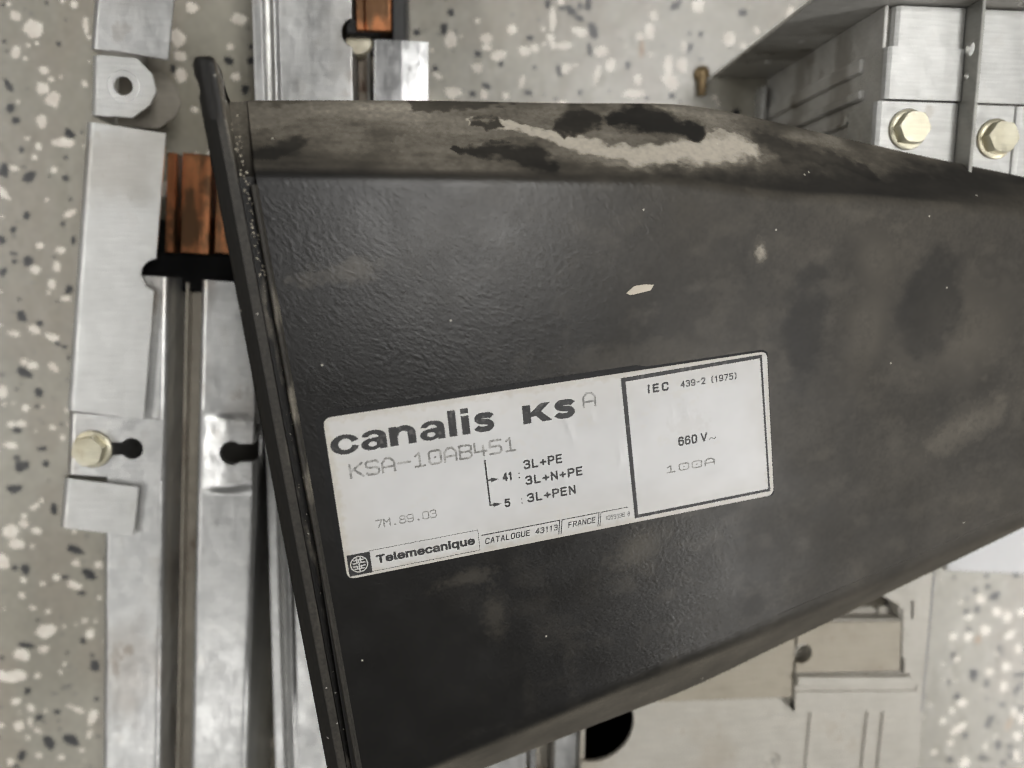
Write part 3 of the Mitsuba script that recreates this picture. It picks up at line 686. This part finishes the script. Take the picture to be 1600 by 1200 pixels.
lugtop = extr(Polygon([(-30, -130), (30, -130), (30, 160), (-30, 160)]) - (sbox(-30, 140, 30, 161) - Polygon([(-17.5, 130), (-11.2, 130), (-11.2, 157), (-17.5, 157)]).intersection(sbox(-17.5, 130, -11.2, 154)).buffer(-2.6, quad_segs=6).buffer(2.6, quad_segs=6)), 220).translate((0, 0, -180))
fm = leaning((fm - cut - cut2) ^ lugtop)
fk = put(U + '__flange', fm, 'rim_plastic', smooth=28, label='black mounting flange along the left end with a lug and a screw hole at its top')
rib = Polygon([(-8.6, -6), (-8.4, -.2), (-7.9, .55), (-7.1, .6), (-6.3, .05), (-5.8, -6)])
rm = tm(extr(rib, 202).transform(np.array([[1, 0, 0, 0], [0, 0, 1, -82], [0, 1, 0, 0]])))
put(U + '__body__end_rib', leaning(rm), 'rim_plastic', smooth=35)
gm = extr(Polygon([(135, -101), (144.8, -22), (122.5, -4.6), (-78.5, -4.6), (-103.5, -22), (-94, -101)]), 7.0).transform(np.array([[0, 0, 1, -14.2], [1, 0, 0, 0], [0, 1, 0, 0]]))
gm = tm(gm); gm.vertices = unit(gm.vertices)
if gm.volume < 0:
    gm.invert()
put(U + '__body__neck', gm, 'rim_plastic')
# crumbs of grit lying in the groove beside the flange, and one loose flake on the face
cr = []
for i in range(95):
    g = rng.random()
    y = 95 + 45 * rng.random() if g < .72 else rng.uniform(-70, 100)
    x, r = rng.uniform(-10.6, -8.6), rng.uniform(.12, .38) * (1.0 if g < .72 else .6)
    m = trimesh.creation.icosphere(subdivisions=0, radius=r); m.apply_scale([rng.uniform(.6, 1.3) for _ in range(3)]); m.apply_translation((x, y, -4.5 + r + rng.uniform(0, 1.2)))
    cr.append(m)
put(U + '__grit', leaning(trimesh.util.concatenate(cr)), 'crumbs', kind='stuff')
fx = extr(Polygon([(98.0, 77.6), (101, 79.6), (104.6, 79.7), (107.6, 79.2), (106.3, 77.6), (103, 77.2), (99.5, 76.9)]), .25).translate((0, 0, .05)); fx = tm(fx); fx.vertices = unit(fx.vertices)
put(U + '__paint_flake', fx, 'crumbs')

# ---- rating label: black sticker edge, white panel, printed matter (all in millimetres in the label's own plane)
def flat(key, poly, z, bsdf, t=.05, fine=2.2, **kw):
    ms = [extr(g, t) for g in getattr(poly, 'geoms', [poly]) if g.area > 1e-4]
    m = trimesh.util.concatenate([tm(q.translate((0, 0, z))) for q in ms])
    if fine:
        m = trimesh.Trimesh(*trimesh.remesh.subdivide_to_size(m.vertices, m.faces, fine, max_iter=14))
    v = np.array(m.vertices); v[:, 2] += relief(v[:, 0], v[:, 1]); m.vertices = unit(v)
    return put(key, m, bsdf, **kw)


CREASES = ((92.5, 25.5, 1.5, 4.2, 4, .28), (75.5, 37, 1.2, 6.5, 12, .20), (83.5, 41, 1.6, 5, 6, .16), (117, 37.5, 1.6, 6.5, 14, .24), (112, 36, 1.2, 4, -10, -.12), (103, 46, 5, 1.2, 20, .10), (126, 12, 9, 2.0, 10, .10), (62, 46.5, 1.0, 4, 30, .12), (30, 22, 12, 1.4, 35, .05))


def relief(x, y):
    h = 0.0
    for cx, cy, rx, ry, ro, a in CREASES:
        c, s_ = math.cos(math.radians(ro)), math.sin(math.radians(ro))
        dx, dy = x - cx, y - cy
        h = h + a * np.exp(-1.6 * (((dx * c + dy * s_) / rx) ** 2 + ((dy * c - dx * s_) / ry) ** 2))
    return np.abs(h) * 1.0 + .30 * np.clip((x - 143) / 6, 0, 1) ** 2 * np.clip((y - 34) / 18, 0, 1)


LB = U + '__label'
edge = Polygon([(-1.7, 0.3), (-.2, -.25), (149.2, -.25), (149.6, .5), (147.8, 51.8), (146, 52.8), (104, 53.0), (100, 54.0), (0, 54.2), (-2.2, 52)]).buffer(-1.2).buffer(1.2)
panel = rnd(Polygon([(0, 0), (149.3, -.1), (147.5, 52.1), (0, 52.2)]), 2.2)
flat(LB, panel, .12, 'label_paper', .10, fine=.9, smooth=40, label='white rating label printed in black with grey stamped codes')
flat(LB + '__edging', edge - panel.buffer(-.3), .02, 'label_black', .10)


def outline(text, bold=True):
    m = meshkit.text_mesh(text, 1.0, .1, bold)
    tri = m.triangles[(m.face_normals[:, 2] > .9)]
    return union_all([Polygon(t[:, :2]) for t in tri]).buffer(.002).buffer(-.002)


def fit(poly, x, y, w, h=None, grow=0.0, href=None):
    """scaled so that its box is w wide (and, if given, the reference height href becomes h), its lower left at (x, y)"""
    x0, y0, x1, y1 = poly.bounds
    sx = (w - 2 * grow) / (x1 - x0); sy = ((h - 2 * grow) / href) if href else ((h - 2 * grow) / (y1 - y0) if h else sx)
    p = affinity.affine_transform(poly, [sx, 0, 0, sy, x + grow - x0 * sx, y + grow - (0 if href else y0 * sy)])
    return p.buffer(grow, join_style='round', quad_segs=4) if grow else p


# heavy lower-case title, drawn glyph by glyph (x-height 6, stem 2)
def arc(cx, cy, rx, ry, a0, a1, n=24):
    return [(cx + rx * math.cos(math.radians(a0 + (a1 - a0) * i / n)), cy + ry * math.sin(math.radians(a0 + (a1 - a0) * i / n))) for i in range(n + 1)]


def ell(cx, cy, rx, ry):
    return Polygon(arc(cx, cy, rx, ry, 0, 360, 48)[:-1])


def g_c():
    p = ell(4.0, 3, 4.0, 3.1) - ell(4.1, 3, 1.9, 1.75)
    return p - Polygon([(4.4, 3.0), (9, 4.3), (9, 1.7)])


def g_a():
    bowl = ell(2.9, 1.75, 2.9, 1.85) - ell(3.2, 1.75, 1.15, .75)
    hood = (ell(3.75, 3.9, 3.45, 2.2) - ell(3.6, 3.75, 1.45, 1.05)) - sbox(-1, -1, 9, 3.7)
    hood = hood - Polygon([(3.4, 3.75), (-1, 3.2), (-1, 4.6)])
    return union_all([bowl, hood, sbox(5.05, 0, 7.2, 4.0), sbox(3.2, 2.75, 5.2, 3.75)])


def g_n():
    return union_all([sbox(0, 0, 2.3, 6.0), (ell(4.2, 3.3, 3.3, 2.8) - ell(4.0, 3.1, 1.35, 1.25)) - sbox(-2, -2, 9, 3.1), sbox(5.2, 0, 7.5, 3.4)]) - Polygon([(2.3, 3.1), (5.2, 3.1), (5.2, -.1), (2.3, -.1)])


def g_s(w=6.4, h=6.0):
    pts = [(w * .86, h * .74), (w * .72, h * .845), (w * .5, h * .865), (w * .25, h * .82), (w * .19, h * .70), (w * .30, h * .585), (w * .52, h * .52), (w * .74, h * .43), (w * .80, h * .29), (w * .70, h * .165), (w * .46, h * .125), (w * .24, h * .17), (w * .12, h * .28)]
    from scipy.interpolate import splprep, splev
    tck, _ = splprep(np.array(pts).T, s=0, k=3)
    q = np.array(splev(np.linspace(0, 1, 60), tck)).T
    return LineString(q).buffer(.92, cap_style='flat', quad_segs=6).intersection(sbox(-.2, -.12, w + .2, h + .12))


def row(glyphs):
    return union_all([affinity.translate(g, x, 0) for x, g in glyphs])


title = row([(0, g_c()), (8.3, g_a()), (16.3, g_n()), (24.9, g_a()), (33.3, sbox(0, 0, 2.3, 8.35)), (37.1, union_all([sbox(0, 0, 2.3, 6.0), sbox(0, 6.75, 2.3, 8.35)])), (40.6, g_s())])
title = affinity.affine_transform(title, [50.6 / 46.9, 0, 0, 1.0, .95, 40.2])
gk = union_all([sbox(0, 0, 2.6, 6.0), Polygon([(2.4, 1.9), (2.4, 3.2), (6.0, 6.0), (9.3, 6.0), (4.6, 2.2)]), Polygon([(3.4, 3.1), (5.8, 3.6), (9.6, 0), (6.3, 0)])])
ks = union_all([affinity.translate(gk, 60.7, 40.4), affinity.translate(affinity.scale(g_s(), 1.16, 1.0, origin=(0, 0)), 71.0, 40.3)])

S = {  # single-stroke lettering on a 4 x 6 grid
    'A': [[(0, 0), (1.7, 6), (2.3, 6), (4, 0)], [(.7, 1.9), (3.3, 1.9)]], 'C': [[(4, 4.8), (3.4, 6), (.8, 6), (0, 5), (0, 1), (.8, 0), (3.4, 0), (4, 1.2)]], 'E': [[(3.7, 6), (0, 6), (0, 0), (3.7, 0)], [(0, 3.1), (3.2, 3.1)]],
    'F': [[(3.7, 6), (0, 6), (0, 0)], [(0, 3.1), (3.2, 3.1)]], 'G': [[(4, 4.8), (3.4, 6), (.8, 6), (0, 5), (0, 1), (.8, 0), (3.2, 0), (4, .8), (4, 2.8), (2.4, 2.8)]], 'I': [[(2, 0), (2, 6)]], 'L': [[(.2, 6), (.2, 0), (3.8, 0)]],
    'N': [[(0, 0), (0, 6), (4, 0), (4, 6)]], 'O': [[(.9, 0), (0, 1), (0, 5), (.9, 6), (3.1, 6), (4, 5), (4, 1), (3.1, 0), (.9, 0)]], 'P': [[(0, 0), (0, 6), (3, 6), (4, 5.2), (4, 3.6), (3, 2.8), (0, 2.8)]], 'R': [[(0, 0), (0, 6), (3, 6), (4, 5.2), (4, 3.7), (3, 3), (0, 3)], [(2.4, 3), (4, 0)]],
    'T': [[(0, 6), (4, 6)], [(2, 6), (2, 0)]], 'U': [[(0, 6), (0, 1), (.9, 0), (3.1, 0), (4, 1), (4, 6)]], 'V': [[(0, 6), (2, 0), (4, 6)]], '+': [[(0, 2.6), (4, 2.6)], [(2, .8), (2, 4.4)]], '-': [[(.6, 2.8), (3.4, 2.8)]],
    '0': [[(.9, 0), (0, 1), (0, 5), (.9, 6), (3.1, 6), (4, 5), (4, 1), (3.1, 0), (.9, 0)]], '1': [[(.8, 4.8), (2.2, 6), (2.2, 0)]], '2': [[(0, 4.8), (.8, 6), (3.2, 6), (4, 5), (4, 3.9), (0, 0), (4, 0)]], '3': [[(0, 5.1), (.8, 6), (3.1, 6), (3.8, 5.2), (3.8, 3.9), (3, 3.2), (1.6, 3.2)], [(3, 3.2), (4, 2.4), (4, .9), (3.2, 0), (.8, 0), (0, .9)]],
    '4': [[(3, 0), (3, 6), (0, 1.7), (4, 1.7)]], '5': [[(3.8, 6), (.4, 6), (.2, 3.2), (1, 3.7), (3, 3.7), (4, 2.8), (4, .9), (3.1, 0), (.8, 0), (0, .9)]], '6': [[(3.8, 5.1), (3.1, 6), (.9, 6), (0, 5), (0, 1), (.9, 0), (3.1, 0), (4, .9), (4, 2.6), (3.1, 3.5), (.9, 3.5), (0, 2.7)]], '7': [[(0, 6), (4, 6), (1.4, 0)]],
    '8': [[(1, 3.2), (.2, 3.9), (.2, 5.2), (1, 6), (3, 6), (3.8, 5.2), (3.8, 3.9), (3, 3.2), (1, 3.2), (0, 2.4), (0, .9), (.9, 0), (3.1, 0), (4, .9), (4, 2.4), (3, 3.2)]], '9': [[(.2, .9), (.9, 0), (3.1, 0), (4, 1), (4, 5), (3.1, 6), (.9, 6), (0, 5.1), (0, 3.5), (.9, 2.6), (3.1, 2.6), (4, 3.4)]],
    '(': [[(2.8, 6.4), (1.6, 5), (1.6, 1), (2.8, -.4)]], ')': [[(1.2, 6.4), (2.4, 5), (2.4, 1), (1.2, -.4)]], '~': [[(0, 1.6), (.9, 2.7), (1.8, 2.6), (2.6, 1.7), (3.4, 1.6), (4.2, 2.6)]], '.': [[(1.7, .1), (2.3, .1), (2.3, .6), (1.7, .6), (1.7, .1)]], ':': [[(2, .8), (2, 1.0)], [(2, 4.2), (2, 4.4)]], ' ': [],
    # typewriter-like stamped forms
    'a': [[(0, 0), (0, 4.2), (1.2, 6), (2.8, 6), (4, 4.2), (4, 0)], [(0, 2.2), (4, 2.2)]], 'k': [[(0, 0), (0, 6)], [(4, 6), (.1, 2.6)], [(1.2, 3.5), (4, 0)]], 's': [[(4, 5.2), (3.4, 6), (.6, 6), (0, 5.2), (0, 3.9), (.6, 3.2), (3.4, 2.9), (4, 2.2), (4, .8), (3.4, 0), (.6, 0), (0, .8)]],
    'z': [[(.7, 0), (0, .8), (0, 5.2), (.7, 6), (3.3, 6), (4, 5.2), (4, .8), (3.3, 0), (.7, 0)], [(1.9, 2.9), (2.1, 3.1)]], 'b': [[(0, 0), (0, 6), (3.2, 6), (4, 5.2), (4, 3.8), (3.2, 3.1), (0, 3.1)], [(3.2, 3.1), (4, 2.3), (4, .7), (3.2, 0), (0, 0)]], 'm': [[(0, 0), (0, 6), (2, 3.2), (4, 6), (4, 0)]], 'i': [[(.6, 4.8), (2, 6), (2, 0)], [(.4, 0), (3.6, 0)]], 'h': [[(0, 2.9), (4, 2.9)]],
    'f': [[(0, 6), (0, 2), (4, 2)], [(3, 4.4), (3, 0)]], 'g': [[(4, 6), (.2, 6), (0, 3.3), (3.2, 3.3), (4, 2.5), (4, .8), (3.2, 0), (0, 0)]], 'v': [[(0, 6), (4, 6), (0, 0)]],
}
NARROW = {'I': .35, '1': .75, ':': .6, '.': .8, '(': .7, ')': .7, ' ': .75}


def strokes(text, x, y, w, h, t, gap=1.9, slant=0.0, prop=True):
    out, cx = [], 0.0
    for ch in text:
        adv = 4 * (NARROW.get(ch, 1.0) if prop else 1.0)
        for line in S[ch]:
            out.append([(cx + px - (4 - adv) / 2, py) for px, py in line])
        cx += adv + gap
    sx, sy = (w - t) / (cx - gap), (h - t) / 6.0
    return union_all([LineString([(x + t / 2 + px * sx + slant * py * sy, y + t / 2 + py * sy) for px, py in ln]).buffer(t / 2, quad_segs=4) for ln in out])


def line(pts, t, cap='square'):
    return LineString(pts).buffer(t / 2, cap_style=cap, join_style='mitre')


ink = [title, ks.buffer(.01),
       strokes('41', 52.1, 22.7, 3.5, 2.9, .62, 2.4), strokes(':', 56.9, 22.5, 1.6, 3.0, .42), strokes('3L+PE', 59.4, 25.5, 13.2, 3.1, .62, 2.5), strokes('3L+N+PE', 59.5, 20.1, 19.7, 3.1, .62, 2.5),
       strokes('5', 52.0, 13.9, 1.9, 2.9, .62, 2.4), strokes(':', 57.0, 13.8, 1.6, 2.9, .42), strokes('3L+PEN', 59.6, 14.1, 16.6, 3.1, .62, 2.5),
       line([(47.05, 30.6), (47.3, 15.6), (48.6, 15.55)], .55), line([(47.2, 24.05), (48.6, 24.0)], .5), Polygon([(48.4, 24.75), (51, 23.9), (48.4, 23.2)]), Polygon([(48.4, 16.25), (51, 15.45), (48.4, 14.75)]),
       line([(7.8, 8.05), (42.4, 8.05), (42.4, 1.05), (7.8, 1.05)], .16),
       fit(outline('Telemecanique'), 9.5, 3.45, 31.6, 2.65, .11, 1.0),
       line([(43.5, 5.95), (69.9, 5.95), (69.2, 1.3)], .34), line([(70.0, 1.2), (70.7, 5.95), (83.7, 5.95), (83.0, 1.3)], .30), line([(83.7, 1.2), (84.4, 5.95), (94.0, 5.95)], .26),
       strokes('CATALOGUE 43113', 44.3, 2.65, 24.6, 2.05, .34, 2.3, slant=.16), strokes('FRANCE', 72.6, 2.65, 9.6, 2.05, .32, 2.2, slant=.14), strokes('1059396 8', 85.7, 2.7, 8.9, 1.55, .17, slant=.1),
       strokes('IEC', 103.2, 43.95, 7.8, 3.0, .66, 3.2), strokes('439-2 (1975)', 115.3, 44.15, 20.9, 2.3, .40, 2.4), strokes('660', 113.5, 24.1, 7.0, 3.2, .62, 2.4), strokes('V', 121.8, 24.1, 2.5, 3.2, .58), strokes('~', 124.8, 23.7, 2.7, 3.0, .22)]
frm = Polygon([(94.35, 50.5), (145.6, 51.2), (147.9, 1.6), (96.3, 1.4)]) - Polygon([(95.95, 49.1), (144.85, 50.0), (147.1, 2.6), (97.6, 2.5)])
for q in ink:
    flat(LB + '__lettering', q, .25, 'print_black', .03)
flat(LB + '__frame', frm, .25, 'print_black', .03, label='thick black frame round the voltage and current')
# maker's emblem: a ringed sign in white on a black square
ring = ell(4.15, 4.3, 2.75, 2.75)
sign = union_all([ring - ell(4.15, 4.3, 2.42, 2.42), sbox(2.55, 5.55, 5.75, 5.95), sbox(2.2, 4.55, 3.75, 4.95), sbox(2.2, 3.55, 3.75, 3.95), sbox(4.55, 4.55, 6.1, 4.95), sbox(4.55, 3.55, 6.1, 3.95), sbox(3.35, 4.55, 3.75, 6.5), sbox(4.55, 4.55, 4.95, 6.5), sbox(3.35, 2.65, 3.75, 3.95), sbox(4.55, 2.65, 4.95, 3.95), sbox(3.95, 1.7, 4.35, 5.95), sbox(2.55, 2.65, 5.75, 3.0)]).intersection(ring)
flat(LB + '__emblem', sbox(.75, .8, 7.85, 7.85) - sign, .25, 'print_black', .03, label='black square emblem with a white ringed sign')
grey = [strokes('kSa-10aB451'.replace('k', 'k').replace('S', 's').replace('-', 'h').replace('1', 'i').replace('0', 'z').replace('B', 'b').replace('4', 'f').replace('5', 'g'), 5.3, 32.15, 52.6, 4.9, .68, 1.25, prop=False),
        strokes('a', 80.8, 42.5, 4.6, 5.1, .66, prop=False), strokes('7m.89.03', 10.8, 14.9, 19.2, 2.75, .36, 1.25, prop=False), strokes('izza', 108.4, 15.2, 18.4, 2.75, .48, 1.6, prop=False)]
for q in grey:
    flat(LB + '__stamped_code', q, .25, 'stamp_grey', .03, label='pale grey stamped code')
